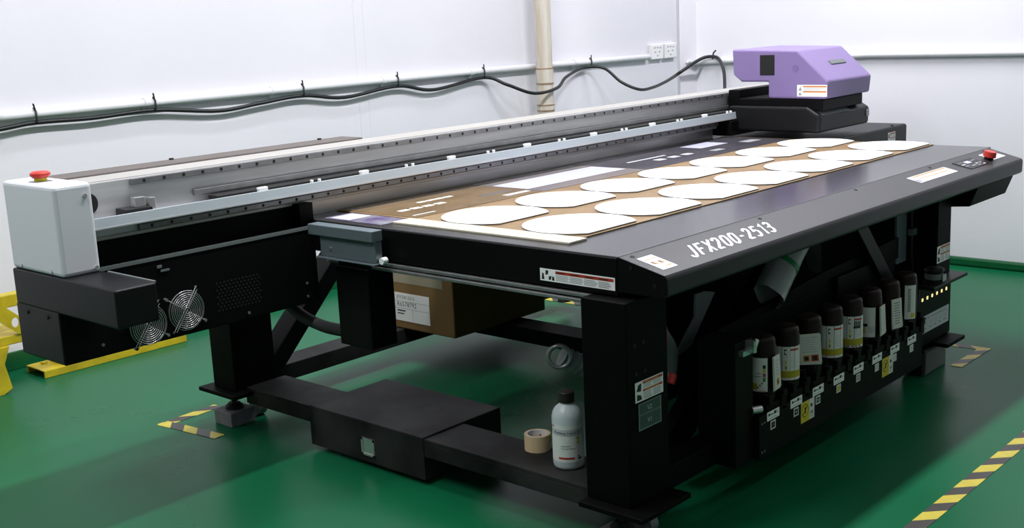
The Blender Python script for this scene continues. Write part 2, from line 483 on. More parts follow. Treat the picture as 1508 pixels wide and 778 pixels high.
# yellow steel bits at the back left
yb = thing('yellow_floor_bar', 'yellow steel channel bar lying on the floor behind the fan cabinet', 'steel bar', (-.16, 3.05, 0))
MB().prism([(0, 0), (.0, .035), (.17, .035), (.17, 0), (.16, 0), (.16, .028), (.01, .028), (.01, 0)], 'x', 0, .72).build('channel', 'yellow_paint', yb, .003)
MB().box(.10, .108, .03, .15, .036, .10).prism([(.03, .036), (.15, .036), (.15, .1)], 'x', .16, .168).build('gusset', 'yellow_paint', yb)
MB().cyl((.06, .12, .036), (.06, .12, .044), .014, n=6).build('bolt', 'yellow_paint', yb)
yt = thing('yellow_trolley', 'yellow steel trolley frame with holed gusset standing behind the white column', 'trolley', (-.30, 3.0, 0))
MB().box(-.9, .10, .0, .06, .36, .415).build('top_rail', 'yellow_paint', yt, .004)
MB().box(-.9, .06, -.02, .22, .205, .245).build('lower_deck', 'yellow_paint', yt, .004)
mb = MB()
poly = [(-.14, .475), (.045, .305), (.045, .26), (.02, .245), (-.14, .385)]
hc, hr, n = (.008, .298), .017, 30
def hit(a):
    dx, dz = math.cos(a), math.sin(a)
    best = 9
    for i in range(len(poly)):
        (x1, z1), (x2, z2) = poly[i], poly[(i+1) % len(poly)]
        den = dx*(z2-z1)-dz*(x2-x1)
        if abs(den) > 1e-9:
            t = ((x1-hc[0])*(z2-z1)-(z1-hc[1])*(x2-x1))/den
            u = ((x1-hc[0])*dz-(z1-hc[1])*dx)/den
            if t > 0 and -1e-6 <= u <= 1+1e-6:
                best = min(best, t)
    return (hc[0]+dx*best, hc[1]+dz*best)
angs = sorted([2*PI*i/n for i in range(n)]+[math.atan2(p[1]-hc[1], p[0]-hc[0]) % (2*PI) for p in poly])
n = len(angs)
inn = [(hc[0]+hr*math.cos(a), hc[1]+hr*1.25*math.sin(a)) for a in angs]
out = [hit(a) for a in angs]
vs = []
for yv in (-.03, -.02):
    vs += [(p[0], yv, p[1]) for p in inn]+[(p[0], yv, p[1]) for p in out]
fs = []
for i in range(n):
    j = (i+1) % n
    fs += [(i, j, n+j, n+i), (2*n+i, 3*n+i, 3*n+j, 2*n+j), (i, 2*n+i, 2*n+j, j), (n+i, n+j, 3*n+j, 3*n+i)]
mb.add(vs, fs)
mb.build('gusset', 'yellow_paint', yt)
MB().prism([(-.12, .205), (-.03, .205), (-.06, .13), (-.04, .02), (-.08, .0), (-.14, .0)], 'y', -.03, .04).build('leg', 'yellow_paint', yt, .003)
MB().prism([(-.8, .205), (-.72, .205), (-.72, 0), (-.8, 0)], 'y', -.03, .04).build('leg', 'yellow_paint', yt, .003)
MB().box(-.85, -.8, .14, .2, 0, .205).box(-.06, -.01, .14, .2, 0, .205).build('rear_legs', 'yellow_paint', yt)

# ================================================================== the printer
PR = thing('flatbed_printer', 'large black flatbed printer with long gantry and purple print head', 'printer', (0, 0, 0))
TZ = .83
# ---- table
tb = MB()
tb.box(0, 2.63, 0, 1.36, .80, TZ)
table = tb.build('table_top', 'table_grey', PR, .003)
MB().box(-.004, .03, -.0, 1.36, .724, .826).build('side_panel', 'black', PR, .002)
MB().box(.03, 2.6, .02, 1.36, .715, .80).build('table_body', 'frame_black', PR, .002)
MB().box(-.012, .02, .03, 1.2, .709, .719).build('side_rail', 'steel_dark', PR, .002)
MB().box(-.018, .02, .01, 1.2, .694, .704).build('side_rail', 'steel_dark', PR, .002)
MB().box(2.6, 2.63, 0, 1.36, .724, .80).build('end_panel', 'black', PR, .002)
# folded front panel
pa = [(0, .8305), (-.15, .7955), (-.157, .788), (-.158, .742), (-.15, .736), (0, .736)]
mbp = MB()
n = len(pa)
rx = [2.60, 2.57, 2.565, 2.56, 2.56, 2.58]
mbp.add([(0, p[0], p[1]) for p in pa]+[(rx[i], p[0], p[1]) for i, p in enumerate(pa)], [tuple(range(n)), tuple(range(n, 2*n))[::-1]]+[(i, n+i, n+(i+1) % n, (i+1) % n) for i in range(n)])
front = mbp.build('front_panel', ['panel_grey'], PR, .006, 3)
MB().add([(-.0015, p[0], p[1]) for p in pa]+[(.0008, p[0], p[1]) for p in pa], [tuple(range(n)), tuple(range(n, 2*n))[::-1]]+[(i, n+i, n+(i+1) % n, (i+1) % n) for i in range(n)]).build('end_cap', 'black', front)
MB().prism([(-.15, .735), (-.12, .66), (.12, .64), (.16, .735)], 'x', 2.1, 2.48).build('under_cover', 'black', PR, .004)
SL_U = Vector((1, 0, 0)); SL_V = Vector((0, .15, .035)).normalized(); SL_N = SL_U.cross(SL_V)
def slope(x, y):
    return Vector((x, y, .8305+y*.035/.15))+SL_N*.0002
for hx in (.04, .694, 1.333, 1.953, 2.5):
    MB().cyl(slope(hx, -.02), slope(hx, -.02)+SL_N*.0012, .0065, n=12).build('screw', 'hole', front)
for hy, hz in ((-.045, .805), (-.12, .765)):
    MB().cyl((-.0035, hy, hz), (.0, hy, hz), .006, n=10).build('screw', 'black_satin', front)
# model lettering, slanted strokes
GL = {'J': [[(.05, .22), (.12, .06), (.28, 0), (.45, .06), (.52, .22), (.52, 1)]],
      'F': [[(.1, 0), (.1, 1)], [(.1, .94), (.62, .94)], [(.1, .5), (.55, .5)]],
      'X': [[(.02, 0), (.3, .42)], [(.66, 1), (.36, .56)], [(.04, 1), (.64, 0)]],
      '2': [[(.05, .78), (.14, .94), (.33, .98), (.52, .92), (.58, .74), (.5, .55), (.08, .06)], [(.05, .05), (.6, .05)]],
      '0': [[(.33, .98), (.12, .9), (.06, .7), (.06, .3), (.12, .1), (.33, .02), (.54, .1), (.6, .3), (.6, .7), (.54, .9), (.33, .98)]],
      '-': [[(.08, .48), (.45, .48)]],
      '5': [[(.56, .95), (.12, .95), (.09, .56), (.36, .6), (.55, .5), (.6, .3), (.5, .08), (.3, .02), (.05, .1)]],
      '1': [[(.1, .78), (.32, .97), (.32, 0)]],
      '3': [[(.07, .86), (.3, .98), (.52, .9), (.56, .72), (.48, .57), (.28, .52), (.5, .47), (.6, .28), (.5, .07), (.28, .02), (.05, .12)]]}
mbt = MB()
LH, LW, SH = .066, .046, .72
x0 = .192
for ch in 'JFX200-2513':
    adv = {'-': .034, '1': .032}.get(ch, .0435)
    for st in GL[ch]:
        pts = [slope(x0+p[0]*LW+p[1]*LH*SH, -.112)+SL_V*p[1]*LH+SL_N*.0006 for p in st]
        k = len(pts)
        L, R = [], []
        for i in range(k):
            d0 = (pts[i]-pts[i-1]).normalized() if i else (pts[1]-pts[0]).normalized()
            d1 = (pts[i+1]-pts[i]).normalized() if i < k-1 else d0
            t = (d0+d1).normalized()
            nn = SL_N.cross(t)
            sc = .0045/max(.45, nn.dot(SL_N.cross(d0)))
            L.append(pts[i]+nn*sc); R.append(pts[i]-nn*sc)
        mbt.add(L+R, [(k+i, k+i+1, i+1, i) for i in range(k-1)], 0)
    x0 += adv
mbt.build('model_lettering', 'white', front, label='white slanted model number lettering JFX200-2513')
sticker('caution_sticker', front, slope(.035, -.123), SL_U, SL_V, .066, .088, 'white', [('p', [(.1, .5), (.3, .65), (.45, .45), (.3, .35)], 'orange_print'), ('p', [(.5, .5), (.75, .6), (.9, .4), (.6, .35)], 'orange_print'), ('r', .1, .2, .4, .3, 'pale_print'), ('r', .2, .42, .3, .6, 'black_print'), ('r', .62, .4, .72, .56, 'black_print'), ('r', .55, .15, .9, .22, 'orange_print'), ('r', .1, .75, .9, .8, 'orange_print')], .0006)
sticker('warning_sticker', front, slope(1.69, -.1), SL_U, SL_V, .335, .058, 'white', [('r', .12, .80, .98, .95, 'orange_print'), ('r', .12, .42, .98, .52, 'orange_print'), ('r', .01, .1, .1, .5, 'dial')]+lines(.13, .95, .05, .38, 2, 'pale_print')+lines(.13, .95, .55, .78, 1, 'pale_print'), .0006)
cpn = sticker('control_panel', front, slope(2.12, -.115), SL_U, SL_V, .185, .08, 'black_satin', [('r', .38, .55, .62, .8, 'screen')]+[('r', .1+.09*i, .75, .15+.09*i, .82, 'grey_print') for i in range(3)]+[('r', .05, .5, .25, .58, 'pale_print'), ('r', .05, .3, .25, .36, 'grey_print'), ('r', .7, .7, .95, .76, 'grey_print'), ('r', .3, .2, .5, .3, 'grey_print'), ('r', .6, .3, .72, .4, 'pale_print'), ('r', .78, .3, .9, .4, 'grey_print'), ('r', .55, .12, .68, .2, 'grey_print'), ('r', .8, .1, .92, .18, 'pale_print')], .002)
sticker('notice_sticker', front, slope(2.40, -.098), SL_U, SL_V, .13, .066, 'white', lines(.1, .9, .1, .5, 2, 'pale_print')+[('r', .1, .7, .9, .8, 'orange_print')], .0006)
es = MB().cyl(slope(2.375, -.085), slope(2.375, -.085)+SL_N*.012, .018, n=20).build('stop_button', 'black_satin', front)
MB().cyl(slope(2.375, -.085)+SL_N*.012, slope(2.375, -.085)+SL_N*.034, .026, .024, n=24).build('button_cap', 'red', es, .004)
sticker('warning_label', PR, (-.0045, .268, .738), -Y, Z, .262, .035, 'white', warn_wide(4), .0008, label='white warning label with red band and crushed hand pictograms')

# ---- lower frame
legs = {}
for lx0, lx1, ly0, ly1 in ((-.05, .135, -.06, .09), (-.055, .13, 1.745, 1.885), (1.95, 2.075, -.06, .09), (1.95, 2.075, 1.745, 1.885)):
    lg = MB().box(lx0, lx1, ly0, ly1, .15, .72).build('leg', 'frame_black', PR, .003)
    py0, py1 = (-.127, .09) if ly0 < 1 else (1.70, 1.93)
    MB().box(lx0-.04, lx1+.005, py0, py1, .135, .15).build('base_plate', 'frame_black', lg, .002)
    fx, fy = (lx0+lx1)/2-.04, (py0+py1)/2+.03
    ft = MB().cyl((fx, fy, .07), (fx, fy, .135), .009, n=10).lathe([(.0, .058), (.034, .058), (.034, .066), (.02, .08), (0, .08)], (fx, fy, 0), 16)
    ft.build('levelling_foot', 'rubber', lg)
    for bx, bz in ((lx0+.035, .68), (lx0+.075, .68), (lx0+.04, .6), (lx0+.08, .6)):
        MB().cyl((bx, ly0-.0008, bz-.08), (bx, ly0+.001, bz-.08), .006, n=8).build('bolt_hole', 'hole', lg)
    cy = fy-.10
    if lx0 < 1:
        cs = MB().cyl((fx+.09, fy+.0, .035), (fx+.125, fy+.0, .035), .035, n=20).build('caster', 'hose_grey', lg)
        MB().box(fx+.08, fx+.135, fy-.012, fy+.03, .07, .135).build('caster_fork', 'chrome', cs)
# shelf along the left side, drawer box
MB().box(-.012, .17, .09, 1.745, .146, .158).box(-.012, 0, .09, 1.745, .098, .146).build('lower_shelf', 'dusty_black', PR, .002)
dr = MB().box(-.016, .35, .785, 1.365, .018, .163).build('drawer_box', 'dusty_black', PR, .003)
hd = MB().box(-.020, -.016, 1.02, 1.085, .045, .105).box(-.0225, -.02, 1.02, 1.085, .045, .052).box(-.0225, -.02, 1.02, 1.085, .098, .105).box(-.0225, -.02, 1.02, 1.028, .045, .105).box(-.0225, -.02, 1.077, 1.085, .045, .105)
hd.build('recessed_handle', 'chrome', dr)
MB().box(.13, 1.95, 1.86, 1.99, .09, .157).build('rear_beam', 'dusty_black', PR, .003)
MB().box(.135, 1.95, -.05, .03, .135, .205).build('front_beam', 'frame_black', PR, .003)
MB().box(1.2, 1.33, .03, 1.86, .09, .156).build('cross_beam', 'frame_black', PR, .003)
MB().box(1.92, 2.06, .09, 1.745, .13, .2).build('right_beam', 'frame_black', PR, .003)
MB().beam((.36, .12, .14), (1.02, .12, .60), .045, .11).build('diagonal_brace', 'frame_black', PR, .003)
MB().beam((.13, 1.80, .19), (.58, 1.80, .64), .10, .07).build('diagonal_brace', 'black', PR, .003)
MB().beam((1.76, .0, .3), (1.38, .0, .7), .036, .06).build('diagonal_brace', 'black_satin', PR, .003)
# side cover bracket
br = MB().box(-.075, -.03, .895, 1.21, .797, .832).box(-.06, -.03, .9, 1.17, .727, .797).box(-.075, -.03, .895, 1.18, .722, .727).build('rail_cover', 'bracket_grey', PR, .003)
MB().cyl((-.05, .885, .735), (-.03, .885, .735), .011, n=14).build('roller', 'white', br)
for yy, zz in ((1.12, .755), (1.16, .79), (.92, .79)):
    MB().cyl((-.0635, yy, zz), (-.06, yy, zz), .006, n=10).build('screw', 'chrome', br)
# tower under the rail cover with hose
tw = MB().box(-.03, .08, .98, 1.14, .425, .692).build('motor_box', 'black', PR, .003)
MB().box(-.02, .07, .97, 1.135, .69, .72).build('motor_flange', 'black_satin', tw, .003)
MB().tube(catmull([(.0, 1.145, .46), (-.01, 1.26, .465), (-.02, 1.38, .50), (-.03, 1.46, .58), (-.03, 1.48, .66)]), .021, 12).build('cable_hose', 'rubber', PR)

# ---- ink station
INK = MB().box(.50, 1.665, -.13, .0, .13, .262).build('ink_tray', 'black', PR, .003)
MB().box(.44, 1.75, .02, .035, .22, .50).prism([(.44, .5), (1.2, .56), (1.78, .58), (1.78, .5)], 'y', .02, .035).build('back_plate', 'frame_black', PR, .002)
MB().box(1.25, 1.62, .0, .02, .40, .53).build('back_plate', 'black', PR, .002)
MB().box(.40, .50, -.11, .02, .13, .51).build('end_post', 'black', PR, .003)
MB().box(.42, .46, -.125, -.11, .47, .485).box(.455, .47, -.14, -.11, .475, .51).cyl((.48, -.125, .485), (.495, -.125, .505), .009, n=8).build('latch', 'chrome', PR)
MB().cyl((.49, -.11, .285), (.52, -.125, .285), .012, n=10).build('latch', 'chrome', PR)
BX = [.612+i*.1455 for i in range(8)]
for i, bx in enumerate(BX):
    h = MB()
    h.box(bx-.06, bx+.06, -.125, -.005, .262, .285)
    h.box(bx-.055, bx-.03, -.131, -.108, .285, .315).box(bx+.03, bx+.055, -.131, -.108, .285, .31).box(bx+.02, bx+.05, -.13, -.12, .25, .30)
    h.cyl((bx+.062, -.1, .27), (bx+.062, -.1, .325), .01, n=8)
    h.build('bottle_holder', 'black', INK, .002)
    sx = .545+i*.1412
    sticker('ink_label', INK, (sx, -.1302, .238), X, Z, .072, .028, 'white', [('r', .1, .5, .25, .8, 'black_print'), ('r', .28, .55, .5, .68, 'black_print'), ('r', .55, .5, .75, .85, 'black_print'), ('r', .8, .5, .9, .7, 'grey_print'), ('r', .1, .15, .8, .25, 'pale_print')], .0006)
    cc = ['black_print', 'black_print', 'teal_plate', 'yellow_print', 'grey_print', 'pale_print', 'pale_print', 'pale_print'][i]
    sticker('colour_chip', INK, (sx+.02, -.1302, .206), X, Z, .03, .027, 'paper', [('r', .15, .15, .85, .85, cc), ('r', .4, .4, .6, .6, ['red_print', 'paper', 'paper', 'yellow_print', 'paper', 'paper', 'paper', 'paper'][i])], .0006)
for sx in (.752, 1.328):
    sticker('glove_sticker', INK, (sx, -.1302, .170), X, Z, .086, .067, 'paper', [('r', .0, .0, .62, 1, 'yellow_print'), ('c', .3, .55, .022, 'black_print'), ('c', .3, .55, .0195, 'yellow_print'), ('p', [(.12, .38), (.16, .34), (.5, .74), (.46, .78)], 'black_print'), ('r', .26, .42, .36, .72, 'black_print'), ('r', .7, .6, .85, .75, 'black_print'), ('r', .7, .25, .9, .4, 'grey_print'), ('r', .7, .1, .9, .18, 'pale_print')], .0006)
for bz in (.15, .24):
    for bx in (.515, .53):
        MB().cyl((bx, -.1315, bz), (bx, -.13, bz), .004, n=8).build('screw', 'steel_dark', INK)
# LED / control box on the right leg
LB = MB().box(1.70, 2.078, -.066, .09, .155, .395).build('indicator_box', 'black', PR, .003)
for i in range(6):
    lx = 1.80+i*.045
    MB().box(lx, lx+.012, -.0672, -.065, .335, .347).build('indicator_lamp', 'led', LB)
sticker('instruction_label', LB, (1.775, -.0662, .205), X, Z, .285, .068, 'pale_print', [('r', .02+.16*i, .2, .1+.16*i, .28, 'grey_print') for i in range(6)]+[('c', .08+.16*i, .5, .007, 'grey_print') for i in range(6)]+[('c', .08+.16*i, .5, .005, 'pale_print') for i in range(6)]+[('p', [(.3, .75), (.33, .75), (.315, .9)], 'red_print'), ('r', .05, .8, .26, .86, 'black_print'), ('r', .4, .78, .9, .84, 'grey_print')], .0006)
MB().box(1.76, 2.08, -.13, -.061, .392, .405).box(1.76, 1.775, -.07, .02, .36, .405).build('small_shelf', 'black_satin', PR, .003)
sticker('warning_label', PR, (1.945, -.0605, .455), X, Z, .12, .066, 'white', warn_block(), .0008, label='white warning label with two red bands above the indicator box')
MB().box(1.83, 2.15, -.07, .03, .12, .132).build('foot_tray', 'black_satin', PR, .003)
MB().box(1.94, 2.14, -.03, .06, .0, .10).build('foot_block', 'plate_grey', PR, .006)
MB().box(1.90, 1.94, -.03, .05, .01, .1).build('foot_block', 'black', PR, .004)
MB().box(.62, 1.3, .36, .56, .157, .70).build('dark_filler_box', 'frame_black', PR, .004)  # black box added to darken the gap below the front panel
MB().box(2.2, 2.22, .15, 1.8, .22, .72).build('dark_blocker_panel', 'black', PR)  # added black sheet, blocks the bright wall behind so the gap stays dark
# hanging bits under the table front
MB().box(1.80, 1.885, .037, .046, .47, .72).build('inner_post', 'bracket_grey', PR)
MB().prism([(1.35, .72), (1.55, .72), (1.55, .45), (1.45, .5)], 'y', .22, .23).build('inner_plate', 'black_satin', PR)
MB().tube(catmull([(1.915, .03, .70), (1.92, .03, .6), (1.925, .03, .5), (1.935, .03, .42)]), .004, 6).build('thin_wire', 'cable', PR)
MB().box(1.905, 1.945, .02, .04, .565, .59).build('wire_clip', 'plate_grey', PR)
dpts = [(1.12, .06, .735), (1.0, .05, .66), (.90, .04, .59), (.83, .03, .545)]
mbd = MB()
N = 20
vs = []
for p in dpts:
    for j in range(N):
        a = 2*PI*j/N
        vs.append(Vector(p)+Vector((.6, 0, -.8))*0+Vector((-.55, 0, .83))*(.055*math.cos(a))+Vector((0, 1, 0))*(.05*math.sin(a)*(1+.12*math.sin(3*a))))
mbd.add(vs, [(i*N+j, (i+1)*N+j, (i+1)*N+(j+1) % N, i*N+(j+1) % N) for i in range(len(dpts)-1) for j in range(N)], 0, True)
dct = mbd.build('exhaust_duct', 'duct_grey', PR)
mbg = MB()
vs = []
for p in ((.955, .0452, .627), (.937, .0435, .6145)):
    for j in range(N):
        a = 2*PI*j/N
        vs.append(Vector(p)+Vector((-.55, 0, .83))*(.0565*math.cos(a))+Vector((0, 1, 0))*(.0515*math.sin(a)*(1+.12*math.sin(3*a))))
mbg.add(vs, [(j, N+j, N+(j+1) % N, (j+1) % N) for j in range(N)], 0, True).build('tape_band', 'green_tape', dct)
MB().prism([(.43, .425), (.52, .44), (.66, .585), (.60, .60), (.55, .60), (.545, .53), (.50, .49)], 'y', .12, .128).build('mount_plate', 'plate_grey', PR, .002)
MB().tube(catmull([(.33, .12, .58), (.36, .12, .52), (.42, .13, .45), (.41, .13, .37)]), .024, 10).build('grey_hose', 'hose_grey', PR)
MB().cyl((.345, .08, .375), (.36, .08, .40), .014, n=14).build('red_cap', 'red', PR)
MB().cyl((.335, .09, .49), (.335, .09, .55), .009, n=12).build('red_cap', 'red', PR)
def corrug(p0, p1, r, n):
    p0, p1 = Vector(p0), Vector(p1)
    k = n*4
    return [p0.lerp(p1, i/k) for i in range(k+1)], [r*(1+.10*math.cos(2*PI*i/4)) for i in range(k+1)]
for a, b in (((.281, .3, .50), (.281, .3, .64)), ((.268, .3, .20), (.268, .3, .30))):
    p, r = corrug(a, b, .022, 9)
    MB().tube(p, r, 14).build('corrugated_hose', 'hose_grey', PR)
MB().cyl((.268, .3, .30), (.279, .3, .50), .019, n=16).build('straight_pipe', 'hose_grey', PR)
p, r = corrug((.185, .36, .455), (.272, .30, .39), .031, 6)
MB().tube(p, r, 14).build('corrugated_hose', 'hose_grey', PR)
MB().tube([(.155+.034*math.cos(a*PI/10)*.6, .345+.034*math.cos(a*PI/10)*-.8, .462+.034*math.sin(a*PI/10)) for a in range(20)], .007, 8, closed=True).build('hose_ring', 'steel_dark', PR)
# near leg labels
sticker('warning_label', PR, (-.018, -.0605, .44), X, Z, .128, .056, 'white', warn_block(), .0008, label='white warning label with two red bands on the near leg')
sticker('valve_plate', PR, (-.006, -.0605, .358), X, Z, .104, .076, 'teal_plate', [('r', .0, .97, 1, 1, 'teal_line'), ('r', .0, .0, 1, .05, 'teal_line'), ('r', 0, 0, .04, 1, 'teal_line'), ('r', .96, 0, 1, 1, 'teal_line'), ('r', 0, .55, 1, .58, 'teal_line'), ('t', 'V2', .38, .66, .26, 'pale_print'), ('t', 'V1', .38, .2, .26, 'pale_print')], .0012, label='dark teal plate marked V2 and V1')

# ---- gantry
GX0, GX1 = -.815, 3.30
beam = MB().box(GX0, GX1, 1.33, 1.47, .88, 1.049).build('gantry_beam', 'alu', PR, .004)
MB().box(GX0, GX1, 1.333, 1.465, 1.049, 1.051).build('beam_cap', 'alu_cream', beam, .001)
MB().box(GX0+.19, GX1-.3, 1.314, 1.33, 1.027, 1.046).build('upper_rail', 'steel_dark', beam, .002)
MB().box(GX0+.2, GX1-.3, 1.314, 1.33, .890, .908).build('lower_rail', 'steel_dark', beam, .002)
hb = MB()
for k in range(52):
    hx = GX0+.23+k*.068
    if hx < GX1-.32:
        hb.cyl((hx, 1.3132, 1.0365), (hx, 1.316, 1.0365), .0055, n=8)
        hb.cyl((hx+.01, 1.3132, .899), (hx+.01, 1.316, .899), .0055, n=8)
hb.build('rail_bolt_holes', 'hole', beam, kind='stuff')
MB().box(GX0, GX1-.2, 1.322, 1.332, .878, .889).build('lower_flange', 'alu_cream', beam, .002)
MB().box(GX0, GX1-.2, 1.252, 1.33, .921, .927).build('trough_floor', 'alu', beam, .001)
MB().prism([(1.252, .921), (1.258, .921), (1.262, .955), (1.256, .955)], 'x', GX0, GX1-.2).build('trough_lip', 'lip_blue', beam, .001)
MB().box(GX0+.45, GX1-.3, 1.275, 1.322, .927, .962).build('cable_chain', 'rubber', beam, .004)
MB().box(GX0+.4, GX1-.3, 1.318, 1.33, .965, .985).build('dark_trough_rail', 'steel_dark', beam, .003)  # dark steel strip along the beam face above the trough
k = 0
cx = GX0+.62
while cx < GX1-.45:
    if k % 2 == 0:
        MB().box(cx-.018, cx+.018, 1.264, 1.28, .95, .966).build('chain_clip', 'white', beam, .003)
    else:
        for q in (-.02, .012):
            MB().box(cx+q, cx+q+.008, 1.264, 1.275, .95, .963).build('chain_clip', 'white', beam, .002)
    cx += .215; k += 1
MB().cyl((-.765, 1.326, .99), (-.765, 1.331, .99), .032, n=24).build('beam_hole', 'hole', beam)
mt = MB().box(-.68, -.59, 1.27, 1.33, .932, .965).build('chain_anchor', 'rubber', beam, .003)
MB().box(-.645, -.61, 1.275, 1.30, .965, .995).box(-.60, -.58, 1.27, 1.30, .955, .99).build('anchor_bracket', 'chrome', mt, .002)
MB().box(-.80, -.775, 1.30, 1.33, 1.035, 1.043).box(-.80, -.775, 1.30, 1.33, 1.018, 1.026).build('clip_bracket', 'white_paint', beam)
# tray behind the beam
MB().box(GX0, .42, 1.48, 1.60, 1.0, 1.055).build('rear_cable_tray', 'brown_tray', PR, .004)
for hx in (-.78, -.32, .30):
    MB().cyl((hx, 1.585, 1.055), (hx, 1.585, 1.06), .008, n=8).build('tray_bolt', 'hole', PR)
# panels under the beam
MB().box(GX0, .0, 1.335, 1.36, .80, .88).build('lower_panel', 'black', PR, .002)
MB().box(-.045, .012, 1.285, 1.335, .80, .885).build('end_post', 'black', PR, .002)
MB().box(.0, 2.57, 1.345, 1.36, .831, .88).build('back_strip', 'alu_plate', PR, .001)
MB().box(2.57, 3.30, 1.24, 1.36, .843, .915).build('right_end_cover', 'black', PR, .004)
# white column, bracket, fan cabinet
wc = MB().box(-.92, -.806, 1.215, 1.52, .811, 1.068).build('end_column', 'white_paint', PR, .012, 3)
for p in ((-.83, 1.213, 1.032), (-.82, 1.213, .826)):
    MB().cyl((p[0], 1.2145, p[2]), (p[0], 1.211, p[2]), .006, n=12).build('screw', 'chrome', wc)
for p in ((1.46, .826), (1.28, .826)):
    MB().cyl((-.9235, p[0], p[1]), (-.919, p[0], p[1]), .006, n=12).build('screw', 'chrome', wc)
es2 = MB().cyl((-.872, 1.375, 1.068), (-.872, 1.375, 1.079), .018, n=20).build('stop_button', 'yellow_print', wc)
MB().lathe([(0, 1.077), (.022, 1.079), (.028, 1.086), (.028, 1.092), (.022, 1.097), (0, 1.098)], (-.872, 1.375, 0), 24).build('button_cap', 'red', es2)
MB().box(-.895, -.849, 1.35, 1.40, 1.068, 1.0695).build('button_plate', 'steel_dark', es2)
bk = MB().box(-.9225, -.80, .94, 1.52, .705, .811).build('end_bracket', 'black_satin', PR, .006, 3)
MB().box(-.803, -.797, .945, 1.19, .809, .814).build('edge_strip', 'plate_grey', bk)
fc = MB().box(-.919, .0, 1.27, 1.515, .55, .804).build('fan_cabinet', 'black', PR, .004)
MB().box(-.80, .0, 1.268, 1.280, .800, .811).build('cabinet_edge', 'plate_grey', fc)
MB().box(-.9205, -.9, 1.272, 1.528, .552, .706).build('cabinet_end', 'black_satin', fc, .004)
for yy in (1.46, 1.34):
    MB().cyl((-.924, yy, .685), (-.92, yy, .685), .006, n=10).build('screw', 'rubber', fc)
MB().cyl((-.695, 1.266, .66), (-.695, 1.271, .66), .011, n=14).build('plug', 'chrome', fc)
for fx, fz in ((-.522, .63), (-.655, .613)):
    fan = MB().cyl((fx, 1.2685, fz), (fx, 1.272, fz), .058, n=32).build('fan_opening', 'hole', fc)
    g = MB()
    for q in range(9):
        rr = .010+q*.0064
        g.tube([(fx+rr*math.cos(a*PI/16), 1.258-.004*(q < 8), fz+rr*math.sin(a*PI/16)) for a in range(32)], .0009, 5, closed=True)
    for an in (.95, .95+PI/2):
        for s in (-.004, .004) if an < 1 else (0,):
            dx, dz = math.cos(an), math.sin(an)
            ox, oz = -dz*s, dx*s
            g.tube([(fx+ox-dx*.078, 1.262, fz+oz-dz*.078), (fx+ox+dx*.078, 1.262, fz+oz+dz*.078)], .0018, 5)
            for e in (-1, 1):
                g.cyl((fx+dx*.078*e, 1.27, fz+dz*.078*e), (fx+dx*.078*e, 1.258, fz+dz*.078*e), .005, n=8)
    g.build('fan_guard', 'chrome', fan)
pf = MB()
for i in range(12):
    for j in range(9):
        hx = -.40+i*.014+(j % 2)*.007
        hz = .60+j*.011
        pf.cyl((hx, 1.2688, hz), (hx, 1.2705, hz), .0036, n=6)
pf.build('vent_holes', 'hole', fc, kind='stuff')
for p in ((-.80, .585), (-.29, .57), (-.05, .62), (-.05, .575), (-.62, .70)):
    MB().cyl((p[0], 1.2675, p[1]), (p[0], 1.271, p[1]), .005, n=8).build('screw', 'steel_dark', fc)
MB().box(-.60, -.585, 1.267, 1.271, .775, .783).box(-.59, -.56, 1.267, 1.271, .762, .768).build('cabinet_tab', 'plate_grey', fc)

# ---- carriage with purple cover
HX0, HX1 = 2.65, 3.10
pr = [(.775, 1.022), (.765, 1.105), (.925, 1.249), (1.28, 1.258), (1.275, 1.135), (1.23, 1.101), (1.08, 1.101), (1.08, 1.022)]
head = MB().prism(pr, 'x', HX0, HX1).build('print_head_cover', 'purple', PR, .010, 3)
MB().box(HX0-.002, HX0+.004, 1.045, 1.125, 1.132, 1.23).build('side_window', 'hole', head, .004)
MB().cyl((HX0-.0015, .935, 1.165), (HX0+.004, .935, 1.165), .016, n=20).build('side_knob', 'purple_dark', head)
sticker('warning_label', head, (HX0-.0003, .925, 1.033), -Y, Z, .155, .055, 'white', [('r', .2, .78, .98, .92, 'orange_print'), ('r', .2, .34, .98, .48, 'orange_print'), ('p', [(.04, .5), (.16, .5), (.12, .85)], 'grey_print'), ('p', [(.04, .1), (.16, .1), (.1, .4)], 'grey_print')]+lines(.22, .95, .5, .75, 2, 'pale_print'), .0008)
sd = Vector((0, .16, .144)).normalized()
so = Vector((2.90, .815, 1.151))
sn = X.cross(sd)
MB().obox(so+sd*.045+sn*.001, X*.075, sd*.013, sn*.003).build('grip_slot', 'plate_grey', head, .002)
MB().box(HX0+.01, HX1-.02, .80, 1.25, .965, 1.022).build('carriage_neck', 'black', PR, .008)
cb = [(.805, .862), (.80, .945), (.87, .985), (1.30, .985), (1.30, .862)]
base = MB().prism(cb, 'x', HX0-.01, HX1+.06).build('carriage_base', 'black_satin', PR, .014, 3)
MB().box(HX0+.02, HX1-.02, 1.25, 1.314, .9, 1.06).build('carriage_slide', 'black', PR, .003)
sticker('side_label', base, (HX1+.02, .7995, .90), X, Z, .03, .035, 'pale_print', [('r', .1, .1, .9, .3, 'grey_print'), ('r', .1, .5, .9, .7, 'grey_print')], .0006)
MB().prism([(.80, .944), (.872, .986), (.872, .9875), (.80, .9455)], 'x', HX0+.02, HX0+.30).build('painted_reflection', 'plate_grey', base)  # lighter grey strip paints the reflection on the base chamfer
# service station on the right
st = MB().box(2.68, 3.56, .78, 1.9, .55, .822).build('service_station', 'black_satin', PR, .012, 3)
sticker('warning_label', st, (3.33, .7798, .735), X, Z, .085, .06, 'white', warn_block(), .0008)
MB().box(2.75, 3.5, .9, 1.8, .0, .55).build('station_stand', 'frame_black', PR, .004)
MB().cyl((3.42, .80, .822), (3.42, .80, .826), .008, n=8).build('screw', 'hole', st)

